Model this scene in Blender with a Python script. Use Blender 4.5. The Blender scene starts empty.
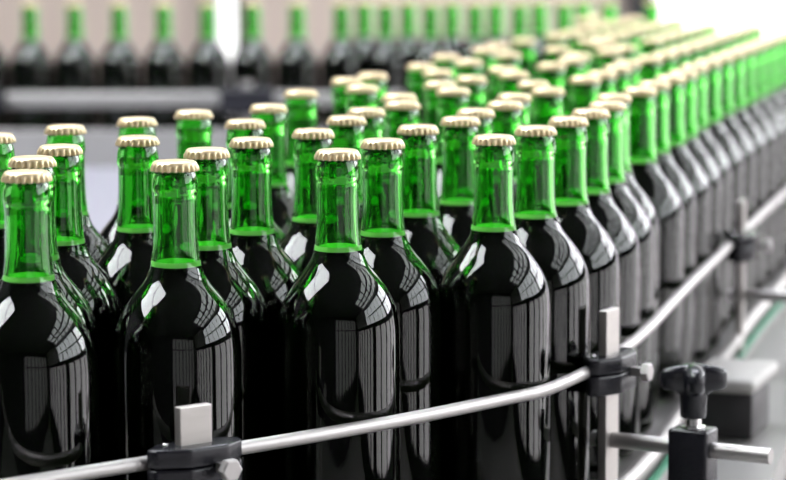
import bpy, bmesh, math, random
from mathutils import Vector, Matrix
random.seed(7)
C = bpy.context.scene.collection
PI = math.pi
ZB = 1.30            # belt level above the floor
BH = 0.300           # bottle height

# ------------------------------------------------------------------ materials
def mat(name, color=(0.5,0.5,0.5), rough=0.5, metal=0.0, spec=0.5, emit=None, estr=0.0, trans=0.0, ior=1.5, bump=None, var=None, coat=0.0):
    m = bpy.data.materials.new(name); m.use_nodes = True
    nt = m.node_tree; b = nt.nodes['Principled BSDF']
    b.inputs['Base Color'].default_value = (*color, 1)
    b.inputs['Roughness'].default_value = rough
    b.inputs['Metallic'].default_value = metal
    b.inputs['Specular IOR Level'].default_value = spec
    b.inputs['IOR'].default_value = ior
    b.inputs['Transmission Weight'].default_value = trans
    b.inputs['Coat Weight'].default_value = coat
    if emit:
        b.inputs['Emission Color'].default_value = (*emit, 1)
        b.inputs['Emission Strength'].default_value = estr
    if var or bump:
        tc = nt.nodes.new('ShaderNodeTexCoord')
        mp = nt.nodes.new('ShaderNodeMapping')
        nt.links.new(tc.outputs['Object'], mp.inputs['Vector'])
    if var:      # (scale vector, amount): wear and brushing in the surface colour
        mp.inputs['Scale'].default_value = var[0]
        n = nt.nodes.new('ShaderNodeTexNoise'); n.inputs['Scale'].default_value = 1.0; n.inputs['Detail'].default_value = 4
        nt.links.new(mp.outputs['Vector'], n.inputs['Vector'])
        r = nt.nodes.new('ShaderNodeMapRange')
        r.inputs['To Min'].default_value = 1 - var[1]; r.inputs['To Max'].default_value = 1 + var[1]
        nt.links.new(n.outputs['Fac'], r.inputs['Value'])
        mx = nt.nodes.new('ShaderNodeMix'); mx.data_type = 'RGBA'; mx.blend_type = 'MULTIPLY'
        mx.inputs['Factor'].default_value = 1.0
        mx.inputs['A'].default_value = (*color, 1)
        nt.links.new(r.outputs['Result'], mx.inputs['B'])
        nt.links.new(mx.outputs['Result'], b.inputs['Base Color'])
    if bump:     # (scale, strength)
        n2 = nt.nodes.new('ShaderNodeTexNoise'); n2.inputs['Scale'].default_value = bump[0]
        nt.links.new(tc.outputs['Object'], n2.inputs['Vector'])
        bp = nt.nodes.new('ShaderNodeBump'); bp.inputs['Strength'].default_value = bump[1]; bp.inputs['Distance'].default_value = 0.002
        nt.links.new(n2.outputs['Fac'], bp.inputs['Height'])
        nt.links.new(bp.outputs['Normal'], b.inputs['Normal'])
    return m

M = {}
M['glass'] = mat('green_glass', (0.18,0.68,0.13), 0.0, trans=1.0, ior=1.5)
M['beer'] = mat('dark_beer', (0.003,0.0025,0.002), 0.3, spec=0.0)
M['froth'] = mat('beer_surface', (0.92,0.96,0.74), 0.5, spec=0.2)
M['gold'] = mat('gold_cap', (0.80,0.65,0.40), 0.30, metal=0.5, bump=(900,0.05))
M['liner'] = mat('cap_liner', (0.7,0.7,0.66), 0.6)
M['steel'] = mat('brushed_steel', (0.78,0.76,0.74), 0.28, metal=1.0, var=((6,6,400),0.06))
M['rod'] = mat('satin_steel_rod', (0.47,0.45,0.44), 0.48, metal=1.0, var=((120,120,120),0.05))
M['bar'] = mat('steel_flat_bar', (0.50,0.475,0.45), 0.48, metal=1.0, var=((60,60,300),0.07))
M['chrome'] = mat('chrome', (0.86,0.85,0.84), 0.12, metal=1.0)
M['plastic'] = mat('black_plastic', (0.011,0.011,0.015), 0.27, spec=0.45, bump=(500,0.15))
M['green_strip'] = mat('green_plastic', (0.015,0.25,0.13), 0.4)
M['belt'] = mat('belt_plates', (0.32,0.31,0.30), 0.45, metal=0.6, var=((30,30,30),0.1))
M['frame'] = mat('conveyor_steel', (0.34,0.33,0.32), 0.42, metal=0.6, var=((8,8,8),0.06))
M['table'] = mat('table_steel', (0.30,0.295,0.34), 0.45, metal=0.3, var=((4,4,4),0.05))
M['box'] = mat('dark_housing', (0.03,0.028,0.03), 0.45)
M['lid'] = mat('pale_lid', (0.38,0.365,0.35), 0.5)
M['floor'] = mat('floor_epoxy', (0.50,0.49,0.48), 0.35, var=((1.5,1.5,1.5),0.12))
M['wall_beige'] = mat('wall_beige', (0.52,0.43,0.375), 0.7, var=((1,1,1),0.05))
M['wall_grey'] = mat('wall_grey', (0.42,0.40,0.42), 0.7, var=((1,1,1),0.06))
M['wall_dark'] = mat('wall_dark', (0.03,0.03,0.033), 0.7, var=((1,1,1),0.1))
M['ceiling'] = mat('ceiling_paint', (0.10,0.10,0.105), 0.8, var=((1,1,1),0.06))
M['mullion'] = mat('window_frame_dark', (0.02,0.02,0.022), 0.5)
M['sky_pane'] = mat('daylight_pane', (0.8,0.8,0.8), 0.3, emit=(0.93,0.97,1.0), estr=5.5)
M['panel_glow'] = mat('reflection_panel_glow', (0.3,0.3,0.3), 0.3, emit=(1.0,0.96,0.98), estr=0.5)  # weak glow for the added panel behind the camera
M['bright_pane'] = mat('bright_daylight_pane', (0.8,0.8,0.8), 0.3, emit=(0.95,0.96,1.0), estr=11.0)
M['low_pane'] = mat('shaded_pane', (0.5,0.5,0.5), 0.3, emit=(1.0,0.95,0.98), estr=2.5)
M['dim_pane'] = mat('dim_pane', (0.3,0.3,0.3), 0.3, emit=(1.0,0.95,0.98), estr=2.0)
M['far_pane'] = mat('far_daylight_pane', (0.8,0.8,0.8), 0.3, emit=(1.0,1.0,0.99), estr=1.7)
M['roof_pane'] = mat('roof_light_pane', (0.8,0.8,0.8), 0.3, emit=(0.95,0.98,1.0), estr=15.0)
M['strip_pane'] = mat('roof_strip_pane', (0.8,0.8,0.8), 0.3, emit=(0.88,0.92,1.0), estr=15.0)
M['glazed_roof'] = mat('glazed_roof_pane', (0.8,0.8,0.8), 0.3, emit=(0.95,0.98,1.0), estr=3.0)

# ------------------------------------------------------------------ mesh helpers
def obj(name, bm, m, parent=None, smooth=True, angle=None):
    me = bpy.data.meshes.new(name)
    bmesh.ops.recalc_face_normals(bm, faces=bm.faces)
    bm.to_mesh(me); bm.free()
    for mm in (m if isinstance(m, (list,tuple)) else [m]): me.materials.append(mm)
    if smooth:
        me.polygons.foreach_set('use_smooth', [True]*len(me.polygons))
        if angle: me.set_sharp_from_angle(angle=math.radians(angle))
    o = bpy.data.objects.new(name, me); C.objects.link(o)
    if parent: o.parent = parent
    return o

def thing(name, label, cat, loc=(0,0,0), rz=0.0, group=None):
    o = bpy.data.objects.new(name, None); C.objects.link(o)
    o.empty_display_size = 0.02
    o.location = loc; o.rotation_euler = (0,0,rz)
    o['label'] = label; o['category'] = cat
    if group: o['group'] = group
    return o

def tag(o, label, cat, group=None):
    o['label'] = label; o['category'] = cat
    if group: o['group'] = group
    return o

def struct(o):
    o['kind'] = 'structure'; return o

def box(bm, x0, x1, y0, y1, z0, z1, bev=0.0, seg=2):
    v = [bm.verts.new((x,y,z)) for x in (x0,x1) for y in (y0,y1) for z in (z0,z1)]
    fs = [bm.faces.new([v[i] for i in f]) for f in ((0,1,3,2),(4,6,7,5),(0,4,5,1),(2,3,7,6),(0,2,6,4),(1,5,7,3))]
    if bev:
        es = list({e for f in fs for e in f.edges})
        bmesh.ops.bevel(bm, geom=es, offset=bev, segments=seg, affect='EDGES', profile=0.5)

def prism(bm, pts, z0, z1, bev=0.0, seg=2):
    n = len(pts)
    lo = [bm.verts.new((x,y,z0)) for x,y in pts]; hi = [bm.verts.new((x,y,z1)) for x,y in pts]
    fs = [bm.faces.new(lo[::-1]), bm.faces.new(hi)]
    for i in range(n): fs.append(bm.faces.new((lo[i],lo[(i+1)%n],hi[(i+1)%n],hi[i])))
    if bev:
        es = list({e for f in fs for e in f.edges})
        bmesh.ops.bevel(bm, geom=es, offset=bev, segments=seg, affect='EDGES', profile=0.5)

def lathe(bm, prof, seg=40, close=False, mats=None):
    """prof: list of (r, z); r = 0 ends become poles; close joins last ring to first."""
    rings = []
    for r, z in prof:
        if r <= 1e-9: rings.append([bm.verts.new((0,0,z))])
        else: rings.append([bm.verts.new((r*math.cos(2*PI*i/seg), r*math.sin(2*PI*i/seg), z)) for i in range(seg)])
    pairs = list(zip(range(len(rings)-1), range(1,len(rings))))
    if close: pairs.append((len(rings)-1, 0))
    for k,(a,b) in enumerate(pairs):
        A, B = rings[a], rings[b]
        for i in range(seg):
            j = (i+1) % seg
            if len(A) == 1 and len(B) == 1: continue
            if len(A) == 1: f = bm.faces.new((A[0], B[j], B[i]))
            elif len(B) == 1: f = bm.faces.new((A[i], A[j], B[0]))
            else: f = bm.faces.new((A[i], A[j], B[j], B[i]))
            if mats: f.material_index = mats[k]
    return rings

def spline(P, n):
    """Catmull-Rom through points (tuples), n steps per span."""
    P = [Vector(p) for p in P]; out = []
    Q = [P[0]*2-P[1]] + P + [P[-1]*2-P[-2]]
    for i in range(1, len(Q)-2):
        a,b,c,d = Q[i-1],Q[i],Q[i+1],Q[i+2]
        for k in range(n):
            t = k/n
            out.append(0.5*((2*b)+(c-a)*t+(2*a-5*b+4*c-d)*t*t+(3*b-a-3*c+d)*t*t*t))
    out.append(P[-1]); return out

def tube(bm, path, r, seg=16):
    path = [Vector(p) for p in path]; rings = []
    for i,p in enumerate(path):
        t = (path[min(i+1,len(path)-1)]-path[max(i-1,0)]).normalized()
        s = t.cross(Vector((0,0,1)))
        if s.length < 1e-4: s = Vector((1,0,0))
        s.normalize(); u = s.cross(t)
        rings.append([bm.verts.new(p + r*(math.cos(2*PI*k/seg)*s + math.sin(2*PI*k/seg)*u)) for k in range(seg)])
    for A,B in zip(rings, rings[1:]):
        for k in range(seg): bm.faces.new((A[k],A[(k+1)%seg],B[(k+1)%seg],B[k]))
    bm.faces.new(rings[0][::-1]); bm.faces.new(rings[-1])

def strip(bm, path2, sec):
    """sweep a closed section of (offset outward to the right of travel, z) along plan points."""
    n = len(path2); rings = []
    for i,p in enumerate(path2):
        a = path2[max(i-1,0)]; b = path2[min(i+1,n-1)]
        t = Vector((b[0]-a[0], b[1]-a[1])).normalized(); nr = Vector((t.y,-t.x))
        rings.append([bm.verts.new((p[0]+nr.x*o, p[1]+nr.y*o, z)) for o,z in sec])
    m = len(sec)
    for A,B in zip(rings, rings[1:]):
        for k in range(m): bm.faces.new((A[k],A[(k+1)%m],B[(k+1)%m],B[k]))
    bm.faces.new(rings[0][::-1]); bm.faces.new(rings[-1])

def copy_tree(root, loc, rz, label, group=None):
    r = root.copy(); C.objects.link(r); r.location = loc; r.rotation_euler = (0,0,rz); r['label'] = label
    if group: r['group'] = group
    for ch in root.children:
        c = ch.copy(); C.objects.link(c); c.parent = r
    return r

BOTTLES = [
(-0.2396,1.6280,'large green beer bottle at the left picture edge, nearest of all to the camera'),
(-0.1485,1.6945,'green beer bottle right behind the flat steel post of the left rail clamp'),
(-0.2499,1.7268,'green beer bottle second in the leftmost file, its cap just above the nearest cap'),
(-0.0393,1.7734,'sharpest green beer bottle, standing at the bend of the guide rail in the middle'),
(-0.1334,1.7865,'green beer bottle directly right of and behind the one at the left clamp post'),
(-0.2426,1.8156,'green beer bottle third in the leftmost file, right of and behind the second cap'),
(-0.0075,1.8582,'green beer bottle close behind the sharpest one, its cap slightly higher and further right'),
(-0.1062,1.8714,'green beer bottle with sharp cap left of the bottle at the bend of the rail'),
(0.0766,1.8876,'broad green beer bottle at the front of the right-hand railed row, stripes reflected'),
(-0.1935,1.8900,'green beer bottle with a bright shoulder patch, before a mostly hidden cap, left of centre'),
(-0.3068,1.9176,'green beer bottle cut in half by the left picture edge, behind the nearest bottle'),
(-0.0621,1.9487,'green beer bottle squeezed between two sharp-capped bottles, left shoulder behind the rail bend bottle'),
(0.1130,1.9689,'second green beer bottle along the right-hand railed row, counted from its front'),
(0.0202,1.9829,'green beer bottle in the middle crowd, dark neck between two tall front bottles'),
(-0.2618,1.9945,'green beer bottle last in the leftmost file, its cap against the pale steel table'),
(-0.1208,2.0432,'green beer bottle hidden but for its cap behind a sharp-capped one, left of centre'),
(0.1450,2.0587,'third green beer bottle along the right-hand railed row, counted from its front'),
(0.0561,2.0644,'green beer bottle left of and behind the broad front bottle on the right'),
(-0.2119,2.0683,'mostly hidden green beer bottle whose cap peeks above the one with the bright shoulder patch'),
(-0.0384,2.0770,'green beer bottle whose cap shows above and behind the sharpest bottle cap'),
(0.1702,2.1441,'fourth green beer bottle along the right-hand railed row, counted from its front'),
(-0.1711,2.1475,'green beer bottle showing only its neck top against the table, left of centre'),
(0.0715,2.1522,'green beer bottle whose cap sits just behind the broad right-hand front bottle'),
(-0.0229,2.1647,'green beer bottle in the gap between the two sharp middle caps, one row further back'),
(-0.1103,2.2127,'blurred cap of a green beer bottle, second from the back of the left group'),
(0.1917,2.2315,'fifth green beer bottle along the right-hand railed row, counted from its front'),
(0.1009,2.2407,'green beer bottle behind the gap between the first two of the right-hand railed row'),
(0.0086,2.2481,'blurred green beer bottle in the middle whose cap covers the lower half of another'),
(0.2061,2.3292,'sixth green beer bottle along the right-hand railed row, counted from its front'),
(0.1137,2.3387,'blurred green bottle, sixteenth in the second row from the right-hand rail, counted from back'),
(0.0061,2.3441,'blurred green beer bottle whose cap rim shows just above another cap, middle of the crowd'),
(-0.0880,2.4021,'green beer bottle alone at the back of the left group, pale blurred tall cap'),
(0.2396,2.4179,'seventh green beer bottle along the right-hand railed row, counted from its front'),
(0.1506,2.4219,'blurred green bottle, fifteenth in the second row from the right-hand rail, counted from back'),
(0.0588,2.4264,'blurred green bottle, fourteenth in the third row from the right-hand rail, counted from back'),
(-0.0300,2.4697,'blurred green beer bottle whose cap overlaps the leftmost back cap from the right'),
(0.2629,2.5127,'eighth green beer bottle along the right-hand railed row, counted from its front'),
(0.1418,2.5217,'blurred green bottle, thirteenth in the third row from the right-hand rail, counted from back'),
(0.0480,2.5236,'blurred green bottle, fourteenth in the fourth row from the right-hand rail, counted from back'),
(-0.0469,2.5827,'blurred green beer bottle, left one of the overlapping caps at the back left of centre'),
(0.1999,2.5955,'blurred green bottle, fourteenth in the second row from the right-hand rail, counted from back'),
(0.2894,2.6049,'ninth green beer bottle along the right-hand railed row, counted from its front'),
(0.0819,2.6073,'blurred green bottle, thirteenth in the fourth row from the right-hand rail, counted from back'),
(-0.0214,2.6681,'blurred green beer bottle farthest back of the three clustered caps left of centre'),
(0.2243,2.6812,'blurred green bottle, thirteenth in the second row from the right-hand rail, counted from back'),
(0.1299,2.6846,'blurred green bottle, twelfth in the third row from the right-hand rail, counted from back'),
(0.3128,2.6918,'tenth green beer bottle along the right-hand railed row, counted from its front'),
(0.0492,2.7225,'blurred green bottle, twelfth in the fourth row from the right-hand rail, counted from back'),
(0.1223,2.7734,'blurred green bottle, eleventh in the fourth row from the right-hand rail, counted from back'),
(0.2503,2.7860,'blurred green bottle, twelfth in the second row from the right-hand rail, counted from back'),
(0.3380,2.8037,'eleventh green beer bottle along the right-hand railed row, counted from its front'),
(0.0325,2.8392,'blurred green bottle, sixteenth in the row furthest from the right-hand rail, counted from back'),
(0.1802,2.8411,'blurred green bottle, eleventh in the third row from the right-hand rail, counted from back'),
(0.2708,2.8884,'blurred green bottle, eleventh in the second row from the right-hand rail, counted from back'),
(0.3660,2.9029,'twelfth green beer bottle along the right-hand railed row, counted from its front'),
(0.0894,2.9197,'blurred green bottle, fifteenth in the row furthest from the right-hand rail, counted from back'),
(0.2110,2.9601,'blurred green bottle, tenth in the third row from the right-hand rail, counted from back'),
(0.3053,2.9735,'blurred green bottle, tenth in the second row from the right-hand rail, counted from back'),
(0.3939,3.0020,'thirteenth green beer bottle along the right-hand railed row, counted from its front'),
(0.0644,3.0369,'blurred green bottle, fourteenth in the row furthest from the right-hand rail, counted from back'),
(0.2261,3.0515,'blurred green bottle, ninth in the third row from the right-hand rail, counted from back'),
(0.3332,3.0726,'blurred green bottle, ninth in the second row from the right-hand rail, counted from back'),
(0.1419,3.0808,'blurred green bottle, tenth in the fourth row from the right-hand rail, counted from back'),
(0.4219,3.1011,'fourteenth green beer bottle along the right-hand railed row, counted from its front'),
(0.2725,3.1433,'blurred green bottle, eighth in the third row from the right-hand rail, counted from back'),
(0.3612,3.1718,'blurred green bottle, eighth in the second row from the right-hand rail, counted from back'),
(0.1170,3.1959,'blurred green bottle, thirteenth in the row furthest from the right-hand rail, counted from back'),
(0.4499,3.2003,'fifteenth green beer bottle along the right-hand railed row, counted from its front'),
(0.2118,3.2139,'blurred green bottle, ninth in the fourth row from the right-hand rail, counted from back'),
(0.3005,3.2424,'blurred green bottle, seventh in the third row from the right-hand rail, counted from back'),
(0.3892,3.2709,'blurred green bottle, seventh in the second row from the right-hand rail, counted from back'),
(0.1392,3.2986,'blurred green bottle, twelfth in the row furthest from the right-hand rail, counted from back'),
(0.4778,3.2994,'sixteenth green beer bottle along the right-hand railed row, counted from its front'),
(0.2804,3.3413,'blurred green bottle, eighth in the fourth row from the right-hand rail, counted from back'),
(0.4171,3.3700,'blurred green bottle, sixth in the second row from the right-hand rail, counted from back'),
(0.5058,3.3985,'seventeenth green beer bottle along the right-hand railed row, counted from its front'),
(0.2692,3.4297,'blurred green bottle, seventh in the fourth row from the right-hand rail, counted from back'),
(0.1804,3.4372,'blurred green bottle, eleventh in the row furthest from the right-hand rail, counted from back'),
(0.3576,3.4408,'blurred green bottle, sixth in the third row from the right-hand rail, counted from back'),
(0.4451,3.4691,'blurred green bottle, fifth in the second row from the right-hand rail, counted from back'),
(0.5338,3.4976,'eighteenth green beer bottle along the right-hand railed row, counted from its front'),
(0.2968,3.5144,'blurred green bottle, sixth in the fourth row from the right-hand rail, counted from back'),
(0.3844,3.5398,'blurred green bottle, fifth in the third row from the right-hand rail, counted from back'),
(0.4731,3.5683,'blurred green bottle, fourth in the second row from the right-hand rail, counted from back'),
(0.2351,3.5819,'blurred green bottle, tenth in the row furthest from the right-hand rail, counted from back'),
(0.5618,3.5968,'nineteenth green beer bottle along the right-hand railed row, counted from its front'),
(0.3237,3.6104,'blurred green bottle, fifth in the fourth row from the right-hand rail, counted from back'),
(0.4124,3.6389,'blurred green bottle, fourth in the third row from the right-hand rail, counted from back'),
(0.5011,3.6674,'blurred green bottle, third in the second row from the right-hand rail, counted from back'),
(0.2630,3.6811,'blurred green bottle, ninth in the row furthest from the right-hand rail, counted from back'),
(0.5897,3.6959,'twentieth green beer bottle along the right-hand railed row, counted from its front'),
(0.3517,3.7096,'blurred green bottle, fourth in the fourth row from the right-hand rail, counted from back'),
(0.4404,3.7380,'blurred green bottle, third in the third row from the right-hand rail, counted from back'),
(0.5290,3.7665,'blurred green bottle, second in the second row from the right-hand rail, counted from back'),
(0.2910,3.7802,'blurred green bottle, eighth in the row furthest from the right-hand rail, counted from back'),
(0.6177,3.7950,'twenty-first green beer bottle along the right-hand railed row, counted from its front'),
(0.3797,3.8087,'blurred green bottle, third in the fourth row from the right-hand rail, counted from back'),
(0.4683,3.8372,'blurred green bottle, second in the third row from the right-hand rail, counted from back'),
(0.5570,3.8657,'blurred green bottle, first in the second row from the right-hand rail, counted from back'),
(0.3190,3.8793,'blurred green bottle, seventh in the row furthest from the right-hand rail, counted from back'),
(0.6457,3.8942,'twenty-second green beer bottle along the right-hand railed row, counted from its front'),
(0.4076,3.9078,'blurred green bottle, second in the fourth row from the right-hand rail, counted from back'),
(0.4963,3.9363,'blurred green bottle, first in the third row from the right-hand rail, counted from back'),
(0.3469,3.9785,'blurred green bottle, sixth in the row furthest from the right-hand rail, counted from back'),
(0.4356,4.0069,'blurred green bottle, first in the fourth row from the right-hand rail, counted from back'),
(0.3759,4.0764,'blurred green bottle, fourth in the row furthest from the right-hand rail, counted from back'),
(0.4636,4.1061,'blurred green bottle, fifth in the row furthest from the right-hand rail, counted from back'),
(0.3178,4.1439,'blurred green bottle, first in the row furthest from the right-hand rail, counted from back'),
(0.4029,4.1767,'blurred green bottle, third in the row furthest from the right-hand rail, counted from back'),
(0.3422,4.2473,'blurred green bottle, second in the row furthest from the right-hand rail, counted from back')]
RAIL = [(-0.5309, 1.2971), (-0.458, 1.3582), (-0.3891, 1.4161), (-0.3269, 1.4681), (-0.275, 1.5116), (-0.2343, 1.5453), (-0.2032, 1.5709), (-0.178, 1.591), (-0.1556, 1.6085), (-0.1335, 1.6254), (-0.1111, 1.6427), (-0.0892, 1.6601), (-0.0683, 1.6771), (-0.0484, 1.6937), (-0.0288, 1.7107), (-0.0086, 1.7289), (0.013, 1.749), (0.0361, 1.7713), (0.0602, 1.7958), (0.0852, 1.8221), (0.1122, 1.8511), (0.1336, 1.8907), (0.1556, 1.9394), (0.1781, 2.0002), (0.2026, 2.0743), (0.227, 2.1622), (0.2518, 2.261), (0.2788, 2.3661), (0.3072, 2.4746), (0.337, 2.5857), (0.368, 2.702), (0.4015, 2.8283), (0.439, 2.9675), (0.4804, 3.1185), (0.5243, 3.2757), (0.5689, 3.4334), (0.6124, 3.5879), (0.6551, 3.7389), (0.6969, 3.8877)]
EDGE = [(-0.5238, 1.2887), (-0.4926, 1.3149), (-0.4617, 1.3408), (-0.4314, 1.3662), (-0.402, 1.3909), (-0.3737, 1.4146), (-0.3468, 1.4372), (-0.3214, 1.4583), (-0.2979, 1.478), (-0.2764, 1.496), (-0.2569, 1.5122), (-0.2395, 1.5267), (-0.2238, 1.5397), (-0.2098, 1.5513), (-0.1971, 1.5616), (-0.1857, 1.5708), (-0.175, 1.5793), (-0.165, 1.5872), (-0.1553, 1.5948), (-0.1458, 1.6022), (-0.1363, 1.6094), (-0.1268, 1.6167), (-0.1172, 1.6241), (-0.1076, 1.6315), (-0.098, 1.6391), (-0.0886, 1.6465), (-0.0793, 1.6539), (-0.0702, 1.6613), (-0.0614, 1.6686), (-0.0527, 1.6758), (-0.0441, 1.6829), (-0.0356, 1.6902), (-0.0272, 1.6976), (-0.0186, 1.7052), (-0.0099, 1.713), (-0.001, 1.721), (0.0082, 1.7295), (0.0176, 1.7383), (0.0273, 1.7475), (0.0372, 1.7572), (0.0473, 1.7672), (0.0576, 1.7777), (0.0681, 1.7884), (0.0788, 1.7995), (0.0898, 1.811), (0.101, 1.8232), (0.1125, 1.8366), (0.124, 1.8515), (0.1343, 1.8686), (0.1438, 1.8876), (0.1535, 1.9096), (0.165, 1.9386), (0.1795, 1.9779), (0.1959, 2.0255), (0.2104, 2.0731), (0.223, 2.1158), (0.2336, 2.1559), (0.2436, 2.1962), (0.2542, 2.2387), (0.2654, 2.2856), (0.2795, 2.339), (0.2957, 2.3988), (0.3128, 2.464), (0.3315, 2.5338), (0.3516, 2.6075), (0.3711, 2.6835), (0.3895, 2.7591), (0.4085, 2.8331), (0.4289, 2.907), (0.451, 2.9858), (0.4773, 3.0787), (0.5151, 3.2132), (0.5782, 3.442), (0.6745, 3.7937)]
LEFT = [(-0.8618, 1.7176), (-0.6943, 1.7893), (-0.548, 1.8587), (-0.4362, 1.9236), (-0.3598, 1.9829), (-0.309, 2.0377), (-0.2717, 2.0906), (-0.2394, 2.1454), (-0.2087, 2.2073), (-0.1797, 2.2827), (-0.1539, 2.3735), (-0.1301, 2.4732), (-0.1068, 2.5726), (-0.0817, 2.6687), (-0.0552, 2.7673), (-0.0288, 2.8734), (-0.0034, 2.9848), (0.0234, 3.0935), (0.0517, 3.1945), (0.0784, 3.2924), (0.1092, 3.4004), (0.1491, 3.5364), (0.202, 3.7135), (0.2687, 3.9314), (0.3482, 4.1931)]

# ------------------------------------------------------------------ the bottle
def bottle_proto(label, group):
    t = thing('beer_bottle', label, 'bottle', (0,0,ZB), 0, group)
    top = [(.0122,.0010),(.0132,.0022),(.0135,.0065),(.0143,.0090),(.0154,.0130),(.0157,.0165),(.0159,.0190),(.0158,.0208),(.0153,.0222)]
    ctl = [(.0151,.0240),(.0150,.0330),(.0151,.0450),(.0156,.0580),(.0168,.0690),(.0183,.0755),(.0207,.0810),(.0243,.0860),(.0284,.0910),(.0322,.0960),(.0355,.1010),(.0382,.1060),(.0407,.1120),(.0427,.1190),(.0438,.1270),(.0442,.1350)]
    neck = [(p.x,p.y) for p in spline([(a,b) for a,b in ctl], 3)]
    low = [(.0442,.17),(.0442,.22),(.0442,.284),(.0438,.2895),(.0426,.2942),(.0400,.2980),(.0340,.2998),(.0290,.2995),(.0240,.2960),(.012,.291),(0,.2895)]
    outer = top + neck + low
    inn = [(.0104,.0010),(.0106,.0120),(.0114,.0230)]
    for p,q in zip(neck, neck[1:]):
        d = Vector((q[0]-p[0], q[1]-p[1])).normalized()
        r, h = p[0]-0.0031*d.y, p[1]+0.0031*d.x
        if h > 0.026 and (not inn or h > inn[-1][1]+0.001): inn.append((r,h))
    inn += [(.0411,.1400),(.0411,.17),(.0411,.22),(.0411,.280),(.0380,.2880),(.0300,.2905),(.020,.2890),(0,.2860)]
    bm = bmesh.new()
    prof = [(r, BH-h) for r,h in outer[::-1]] + [(r, BH-h) for r,h in inn]
    lathe(bm, prof, 44)
    obj('glass_body', bm, M['glass'], t)
    # beer: sits against the inner wall up to the fill level
    fill = 0.0695
    liq = [(r+0.0003,h) for r,h in inn if h > fill+0.001]
    rf = liq[0][0]-0.0003
    prof = [(0,fill),(rf*0.8,fill),(rf+0.0002,fill-0.0006),(rf+0.0003,fill+0.0030)] + [q for q in liq[:-1] if q[1] > fill+.0034] + [(0,.2857)]
    prof = [(r,BH-h) for r,h in prof]
    bm = bmesh.new()
    lathe(bm, prof, 44, mats=[1,1,1]+[0]*len(prof))
    obj('beer', bm, [M['beer'],M['froth']], t)
    # crown cap with 21 teeth
    bm = bmesh.new(); S = 126; T = 21
    cp = [(0,-.0001,0),(.0060,-.0001,0),(.0100,.0000,0),(.0126,.0003,0),(.0136,.0009,0),(.0143,.0019,0),(.0147,.0030,.25),(.0149,.0042,.85),(.0150,.0050,1),(.0151,.0062,1),(.0152,.0070,1),(.0148,.0068,1),(.0142,.0045,.5),(.0131,.0020,0),(.0,.0013,0)]
    rings = []
    for r,h,k in cp:
        r *= 1.055
        if r == 0: rings.append([bm.verts.new((0,0,BH-h))]); continue
        rg = []
        for i in range(S):
            a = 2*PI*i/S; w = math.cos(T*a)
            rr = r + k*0.0009*(w if w > 0 else w*2.8)
            rg.append(bm.verts.new((rr*math.cos(a), rr*math.sin(a), BH-h - k*0.00012*w)))
        rings.append(rg)
    for A,B in zip(rings, rings[1:]):
        for i in range(S):
            j = (i+1)%S
            if len(A)==1: bm.faces.new((A[0],B[i],B[j]))
            elif len(B)==1: bm.faces.new((A[i],B[0],A[j]))
            else: bm.faces.new((A[i],B[i],B[j],A[j]))
    obj('crown_cap', bm, M['gold'], t)
    return t

G1 = 'crown-capped beer bottles on the near conveyor'
G2 = 'blurred beer bottles on the far conveyor'
proto = None
for x,y,lab in BOTTLES:
    rz = random.uniform(0, 2*PI)
    if proto is None:
        proto = bottle_proto(lab, G1); proto.location = (x,y,ZB); proto.rotation_euler = (0,0,rz)
    else: copy_tree(proto, (x,y,ZB), rz, lab, G1)
ORD = ['first','second','third','fourth','fifth','sixth','seventh','eighth','ninth','tenth','eleventh','twelfth','thirteenth','fourteenth','fifteenth','sixteenth','seventeenth','eighteenth']
YB = 5.03
for i in range(16):
    copy_tree(proto, (-0.8155+i*0.0892, YB+0.001*math.sin(i*2.1), ZB), i*1.3, '%s dark bottle from the left in the blurred front row on the far conveyor' % ORD[i], G2)
for i in range(6):
    copy_tree(proto, (-0.7263+(i+7.5)*0.0892, YB+0.0785, ZB), i*1.7, '%s bottle from the left in the blurred second row on the far conveyor' % ORD[i], G2)

# ------------------------------------------------------------------ near conveyor
edge = [tuple(p) for p in spline(EDGE, 2)]
left = [tuple(p) for p in spline(LEFT, 4)]
cv = thing('conveyor', 'curving steel bottle conveyor with a green edge strip, carrying the crowd of bottles', 'conveyor', (0,0,0))
bm = bmesh.new()
n = 90
def resample(pts, n):
    P = [Vector(p) for p in pts]; d = [0]
    for a,b in zip(P,P[1:]): d.append(d[-1]+(b-a).length)
    out = []; j = 0
    for i in range(n):
        s = d[-1]*i/(n-1)
        while j < len(d)-2 and d[j+1] < s: j += 1
        t = (s-d[j])/max(d[j+1]-d[j],1e-9); out.append(P[j].lerp(P[j+1], t))
    return out
A, B = resample(left, n), resample(edge, n)
vt = [(bm.verts.new((a.x,a.y,ZB)), bm.verts.new((b.x,b.y,ZB)), bm.verts.new((a.x,a.y,ZB-.02)), bm.verts.new((b.x,b.y,ZB-.02))) for a,b in zip(A,B)]
for p,q in zip(vt, vt[1:]):
    bm.faces.new((p[0],p[1],q[1],q[0])); bm.faces.new((p[2],q[2],q[3],p[3]))
    bm.faces.new((p[0],q[0],q[2],p[2])); bm.faces.new((p[1],p[3],q[3],q[1]))
for p in (vt[0], vt[-1]): bm.faces.new((p[0],p[1],p[3],p[2]))
obj('belt', bm, M['belt'], cv, smooth=False)
bm = bmesh.new(); tube(bm, [(p[0],p[1],ZB+.004) for p in edge], .0065, 14)
obj('edge_rail', bm, M['rod'], cv)
bm = bmesh.new(); strip(bm, edge, [(.0035,ZB-.0155),(.008,ZB-.0155),(.008,ZB-.010),(.0035,ZB-.010)])
obj('wear_strip', bm, M['green_strip'], cv, smooth=False)['label'] = 'green plastic wear strip'
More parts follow.
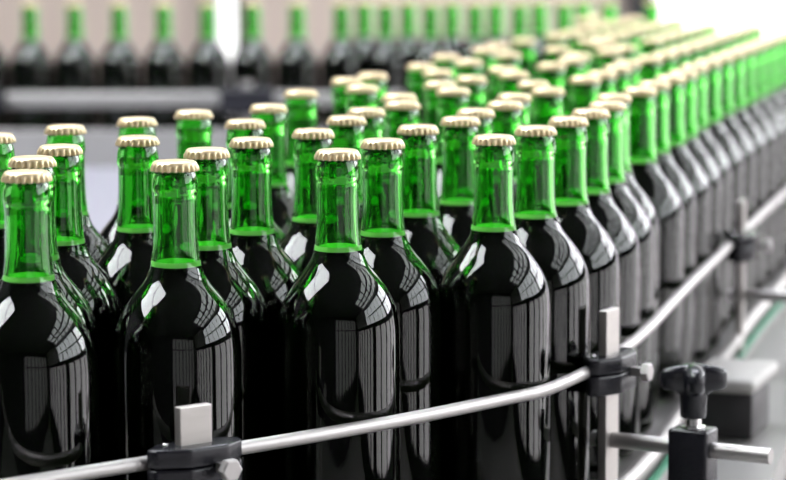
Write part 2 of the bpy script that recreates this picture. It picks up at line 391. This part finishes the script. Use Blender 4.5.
bm = bmesh.new(); strip(bm, edge, [(0,ZB-.10),(.004,ZB-.10),(.004,ZB-.038),(.088,ZB-.038),(.088,ZB-.06),(.095,ZB-.06),(.095,ZB-.030),(.004,ZB-.030),(.004,ZB-.016),(0,ZB-.016)])
obj('side_frame', bm, M['frame'], cv, smooth=False)
bm = bmesh.new(); strip(bm, left, [(0,ZB-.10),(0,ZB+.004),(-.006,ZB+.004),(-.006,ZB-.10)])
obj('side_frame', bm, M['frame'], cv, smooth=False)
for f in (.08,.36,.62,.97):
  for x,y in ((A[int(f*n)].lerp(B[int(f*n)],.12)),(A[int(f*n)].lerp(B[int(f*n)],.88))):
    bm = bmesh.new(); box(bm, x-.02,x+.02,y-.02,y+.02,0,ZB-.021,.003)
    obj('leg', bm, M['frame'], cv, smooth=False)

# guide rail
rail = [tuple(p) for p in spline(RAIL, 6)]
bm = bmesh.new(); tube(bm, [(p[0],p[1],ZB+.11) for p in rail], .0047, 18)
tag(obj('guide_rail', bm, M['rod']), 'thin round steel guide rail curving along the front of the bottles', 'rail')

# ------------------------------------------------------------------ rail brackets
def rail_at(px):
    """nearest rail sample to a plan point and its heading."""
    b = min(range(1,len(rail)-1), key=lambda i: (rail[i][0]-px[0])**2+(rail[i][1]-px[1])**2)
    t = Vector((rail[b+1][0]-rail[b-1][0], rail[b+1][1]-rail[b-1][1])).normalized()
    return Vector(rail[b][:2]), math.atan2(t.y,t.x)

def hexbolt(bm, c, r, ln, axis):
    """hex head pointing along local -y (outward)."""
    seg = 6; rg = []
    for d,k in ((0,1),(ln*.85,1),(ln,.86)):
        rg.append([bm.verts.new((c[0]+k*r*math.cos(PI/3*i), c[1]-d, c[2]+k*r*math.sin(PI/3*i))) for i in range(6)])
    for A,B in zip(rg,rg[1:]):
        for i in range(6): bm.faces.new((A[i],A[(i+1)%6],B[(i+1)%6],B[i]))
    bm.faces.new(rg[0]); bm.faces.new(rg[-1][::-1])

def bracket(px, label, top=.046, turn=0, arm=True, drop=-.05):
    """local x along the rail, local -y outward; z from the belt."""
    p, a = rail_at(px)
    t = thing('rail_bracket', label, 'bracket', (p.x,p.y,ZB), a+math.radians(turn), 'clamp brackets of the guide rail')
    zr = .110
    bm = bmesh.new(); box(bm, -.0125,.0125,-.0125,-.0055, -.0285, zr+top, .0008)
    obj('flat_post', bm, M['bar'], t, smooth=False)
    # clamp block: two halves, tapered ends
    for z0,z1 in ((zr-.0190,zr-.0028),(zr-.0023,zr+.0105)):
        bm = bmesh.new()
        prism(bm, [(-.036,-.0075),(-.020,.0049),(.015,.0047),(.036,-.0075),(.034,-.016),(.017,-.0255),(-.012,-.0255),(-.033,-.015)], z0, z1, .0022, 3)
        obj('clamp_block', bm, M['plastic'], t, angle=40)
    bm = bmesh.new(); hexbolt(bm, (.010,-.0345,zr-.004), .0078, .0060, 0); box(bm, .0065,0.0135,-.035,-.0252,zr-.0075,zr-.0005)
    obj('hex_bolt', bm, M['rod'], t, smooth=False)
    bm = bmesh.new(); lathe(bm, [(0,0),(.0024,0),(.0022,.0012),(0,.0016)], 12)
    bmesh.ops.translate(bm, verts=bm.verts, vec=(-.019,-.004,zr+.0105)); obj('screw', bm, M['chrome'], t)
    if arm:
        za = .051
        bm = bmesh.new(); tube(bm, [(0,.004,za),(0,.0,za),(0,-.06,za),(0,-.144,za),(0,-.1454,za)], .0063, 20)
        obj('cross_rod', bm, M['rod'], t, angle=40)
        bm = bmesh.new(); lathe(bm, [(0,0),(.0085,0),(.0085,.004),(0,.004)], 6)
        bmesh.ops.rotate(bm, verts=bm.verts, cent=(0,0,0), matrix=Matrix.Rotation(-PI/2,3,'X')); bmesh.ops.translate(bm, verts=bm.verts, vec=(0,-.0050,za))
        obj('nut', bm, M['chrome'], t, smooth=False)
        ym = -.081
        bm = bmesh.new(); box(bm, -.013,.013, ym-.0165,ym+.0165, -.0285, za+.0165, .003, 3)
        obj('holder_block', bm, M['plastic'], t, angle=40)
        bm = bmesh.new(); lathe(bm, [(0,za+.016),(.0095,za+.016),(.0095,za+.018),(.0066,za+.0185),(.0066,za+.030),(0,za+.030)], 24)
        bmesh.ops.translate(bm, verts=bm.verts, vec=(0,ym,0)); obj('threaded_stud', bm, M['chrome'], t, angle=40)
        # four-lobed grip
        bm = bmesh.new(); S = 72; kn = []
        zb = za+.0245
        for r,z,k in ((0,zb,0),(.0090,zb,0),(.0100,zb+.001,0),(.0108,zb+.018,0),(.0130,zb+.0215,.55),(.0165,zb+.0225,1),(.0185,zb+.0245,1),(.0188,zb+.035,1),(.0172,zb+.0385,1),(.0120,zb+.0410,.7),(.0060,zb+.0422,.3),(0,zb+.0425,0)):
            if r == 0: kn.append([bm.verts.new((0,0,z))]); continue
            kn.append([bm.verts.new(((r*(1+.40*k*math.cos(4*2*PI*i/S)))*math.cos(2*PI*i/S), (r*(1+.40*k*math.cos(4*2*PI*i/S)))*math.sin(2*PI*i/S), z)) for i in range(S)])
        for A,B in zip(kn,kn[1:]):
            for i in range(S):
                j=(i+1)%S
                if len(A)==1: bm.faces.new((A[0],B[i],B[j]))
                elif len(B)==1: bm.faces.new((A[i],B[0],A[j]))
                else: bm.faces.new((A[i],B[i],B[j],A[j]))
        bmesh.ops.rotate(bm, verts=bm.verts, cent=(0,0,0), matrix=Matrix.Rotation(math.radians(28),3,'Z'))
        bmesh.ops.translate(bm, verts=bm.verts, vec=(0,ym,0)); obj('star_knob', bm, M['plastic'], t, angle=60)
    return t
bracket((-.136,1.6213), 'black rail clamp with a broad steel flat post at the lower left', top=.036, arm=False)
bracket((.1715,1.9597), 'black rail clamp with flat steel post, chrome cross rod and black star knob, lower right', turn=-8)
bracket((.3784,2.7198), 'blurred rail clamp and post further along the right-hand stretch of the rail')

# housing hung outside the conveyor edge
hb = thing('gearbox_housing', 'blurred dark box with a pale rounded lid beside the conveyor edge, right of the knob', 'housing', (.322,2.372,ZB-.030), math.radians(70))
bm = bmesh.new(); box(bm, -.035,.045,-.032,.022,0,.045,.004); obj('box_body', bm, M['box'], hb, angle=40)
bm = bmesh.new(); box(bm, -.045,.075,-.036,.034,.0455,.060,.007,4); obj('lid', bm, M['lid'], hb, angle=40)

# ------------------------------------------------------------------ table between the conveyors
bm = bmesh.new()
pts = [(-2.6,YB-.20),(-2.6,2.0),(left[6][0]-.10,left[6][1]-.02)] + [(p[0]-.034,p[1]+.014) for p in left[6:]] + [(.40,YB-.20)]
prism(bm, pts, ZB-.032, ZB-.012)
tb = thing('transfer_table', 'pale lavender-grey steel table behind the left-hand bottles', 'table', (0,0,0))
obj('table_top', bm, M['table'], tb, smooth=False)
for (x,y) in ((-2.45,2.15),(-2.45,YB-.3),(-.9,2.1),(.1,YB-.3)):
    bm = bmesh.new(); box(bm, x-.025,x+.025,y-.025,y+.025,0,ZB-.0321,.003); obj('leg', bm, M['frame'], tb, smooth=False)

# ------------------------------------------------------------------ far conveyor
ZF = ZB
fc = thing('conveyor', 'far straight steel conveyor with a grey side plate under the blurred bottle row', 'conveyor', (0,0,0))
bm = bmesh.new(); box(bm, -2.8,1.6,YB-.15,YB+.20,ZF-.02,ZF); obj('belt', bm, M['belt'], fc, smooth=False)
bm = bmesh.new(); box(bm, -2.8,.36,YB-.195,YB-.185,ZF-.10,ZF+.060,.002); obj('side_plate', bm, M['frame'], fc, smooth=False)
bm = bmesh.new(); box(bm, -2.8,1.6,YB+.202,YB+.21,ZF-.10,ZF+.01); obj('side_plate', bm, M['frame'], fc, smooth=False)
bm = bmesh.new(); box(bm, -2.8,1.6,YB-.184,YB-.152,ZF-.10,ZF-.03); obj('side_frame', bm, M['frame'], fc, smooth=False)
for x in (-2.6,-.9,.3,1.4):
    for y in (YB-.10,YB+.16):
        bm = bmesh.new(); box(bm, x-.02,x+.02,y-.02,y+.02,0,ZF-.0201,.003); obj('leg', bm, M['frame'], fc, smooth=False)
bm = bmesh.new(); box(bm, -.763,.02,YB-.112,YB-.102,ZF+.097,ZF+.127,.004,3)
tag(obj('guide_rail', bm, M['frame']), 'blurred flat grey guide rail across the dark bottles of the far row', 'rail')
for x,w,lab in ((-.80,.034,'blurred black clamp at the left end of the far flat rail'),(-.285,.053,'blurred black clamp on a post at the middle of the far flat rail')):
    t = thing('rail_bracket', lab, 'bracket', (x,YB-.124,ZF), 0, 'clamps of the far rail')
    bm = bmesh.new(); box(bm, -w,w,-.040,.010,.085,.138,.006,3); obj('clamp_block', bm, M['plastic'], t, angle=40)
    bm = bmesh.new(); box(bm, -.012,.012,-.026,-.014,-.03,.150,.001); obj('flat_post', bm, M['bar'], t, smooth=False)

# ------------------------------------------------------------------ the hall
X0,X1,Y0,Y1,ZC = -5.0,4.5,-4.5,9.5,4.55
def slab(name, b, m):
    bm = bmesh.new(); box(bm, *b); return struct(obj(name, bm, m, smooth=False))
slab('floor', (X0-.2,X1+.2,Y0-.2,Y1+.2,-.1,0), M['floor'])
slab('ceiling', (X0-.2,X1+.2,Y0-.2,Y1+.2,ZC,ZC+.15), M['ceiling'])
slab('wall_left', (X0-.2,X0,Y0,Y1,0,ZC), M['wall_dark'])
slab('wall_front', (X0,X1,Y0-.2,Y0,0,ZC), M['wall_dark'])
def window(name, axis, u0, u1, z0, z1, plane, inward, nu, nz, pane, rows=None, fr=.05):
    """a framed, mullioned window lying in a wall; axis 'x' runs along x at y = plane."""
    o = bpy.data.objects.new(name, None); C.objects.link(o); struct(o)
    def bx(bm, ua,ub,za,zb,d0,d1):
        a, b = sorted((plane+inward*d0, plane+inward*d1))
        if axis == 'x': box(bm, ua,ub,a,b,za,zb)
        else: box(bm, a,b,ua,ub,za,zb)
    bm = bmesh.new()
    for i in range(nu+1):
        u = u0+(u1-u0)*i/nu; w = fr if i in (0,nu) else fr*.5; bx(bm, u-w,u+w,z0-fr,z1+fr,-.02,.07)
    for i in range(nz+1):
        z = z0+(z1-z0)*i/nz; w = fr if i in (0,nz) else fr*.5; bx(bm, u0,u1,z-w,z+w,-.02,.06)
    f = obj('window_frame', bm, M['mullion'], o, smooth=False)
    bm = bmesh.new(); bx(bm, u0,u1,z0,z1,-.01,.01); obj('window_pane', bm, pane, o, smooth=False)
    return o
# right wall: solid piers with tall glazing, lower lights looking onto the shaded yard
slab('wall_right', (X1,X1+.2,Y0,Y1,0,ZC), M['wall_grey'])
window('window_1', 'y', -1.2, 3.4, 2.10, 4.25, X1, -1, 5, 2, M['sky_pane'], fr=.09)
window('window_9', 'y', 3.6, 8.6, 2.10, 4.25, X1, -1, 4, 2, M['bright_pane'], fr=.14)
window('window_2', 'y', .4, 8.6, .10, 1.95, X1, -1, 7, 1, M['low_pane'], fr=.22)
window('window_5', 'y', -3.9, .1, .10, 1.95, X1, -1, 6, 1, M['dim_pane'], fr=.16)
window('reflection_panel', 'x', -.6, 4.2, .10, 3.9, Y0, 1, 7, 2, M['panel_glow'], fr=.14)  # unseen glowing panel, added to fill the stripes reflected in the bottle bodies
# back wall: beige left of the big bright window
slab('wall_back', (X0,X1,Y1,Y1+.2,0,ZC), M['wall_beige'])
window('window_3', 'x', .94, 4.4, .60, 4.25, Y1, -1, 2, 1, M['far_pane'], fr=.05)
window('window_4', 'x', -.665, -.580, .6, 3.3, Y1, -1, 1, 1, M['far_pane'], fr=.01)
# roof lights
def skylight(name, x0,x1,y0,y1, pane, nx=2, ny=1, w=.02):
    o = bpy.data.objects.new(name, None); C.objects.link(o); struct(o)
    bm = bmesh.new()
    for xa,xb,ya,yb in ((x0-.06,x0,y0-.06,y1+.06),(x1,x1+.06,y0-.06,y1+.06),(x0,x1,y0-.06,y0),(x0,x1,y1,y1+.06)): box(bm, xa,xb,ya,yb,ZC-.06,ZC-.0005)
    for i in range(1,nx): box(bm, x0+(x1-x0)*i/nx-w,x0+(x1-x0)*i/nx+w,y0,y1,ZC-.06,ZC-.0005)
    for i in range(1,ny): box(bm, x0,x1,y0+(y1-y0)*i/ny-w,y0+(y1-y0)*i/ny+w,ZC-.055,ZC-.0005)
    obj('window_frame', bm, M['mullion'], o, smooth=False)
    bm = bmesh.new(); box(bm, x0,x1,y0,y1,ZC-.03,ZC-.01); obj('window_pane', bm, pane, o, smooth=False)
skylight('window_6', -4.3,-1.1,.8,4.0, M['roof_pane'])
skylight('window_8', -1.0,1.2,3.2,4.8, M['strip_pane'], 3)
skylight('window_7', 2.5,4.4,-1.0,8.0, M['glazed_roof'], 3, 9, .09)

# ------------------------------------------------------------------ camera
F = 2500.0
cam = bpy.data.cameras.new('camera'); co = bpy.data.objects.new('camera', cam); C.objects.link(co)
cam.sensor_fit = 'HORIZONTAL'; cam.sensor_width = 36; cam.lens = F/786*36
p = math.atan(320/F); r = math.radians(-0.2)
H = 5.53*.029/math.cos(p)
co.matrix_world = Matrix.Translation((0,0,ZB+BH+H)) @ Matrix.Rotation(PI/2-p,4,'X') @ Matrix.Rotation(r,4,'Z')
cam.clip_start = .05
cam.dof.use_dof = True; cam.dof.focus_distance = 1.76; cam.dof.aperture_fstop = 6.6
sc = bpy.context.scene; sc.camera = co
w = bpy.data.worlds.new('world'); sc.world = w; w.use_nodes = True
w.node_tree.nodes['Background'].inputs[0].default_value = (.8,.9,1,1); w.node_tree.nodes['Background'].inputs[1].default_value = 0.3
sc.view_settings.view_transform = 'Standard'; sc.view_settings.look = 'None'
sc.view_settings.exposure = 0.0; sc.view_settings.gamma = 1.0; sc.view_settings.use_curve_mapping = False
cy = sc.cycles
cy.max_bounces = 20; cy.transmission_bounces = 20; cy.glossy_bounces = 8; cy.diffuse_bounces = 4; cy.transparent_max_bounces = 8
cy.sample_clamp_indirect = 8.0; cy.use_denoising = True; cy.caustics_refractive = True; cy.caustics_reflective = True
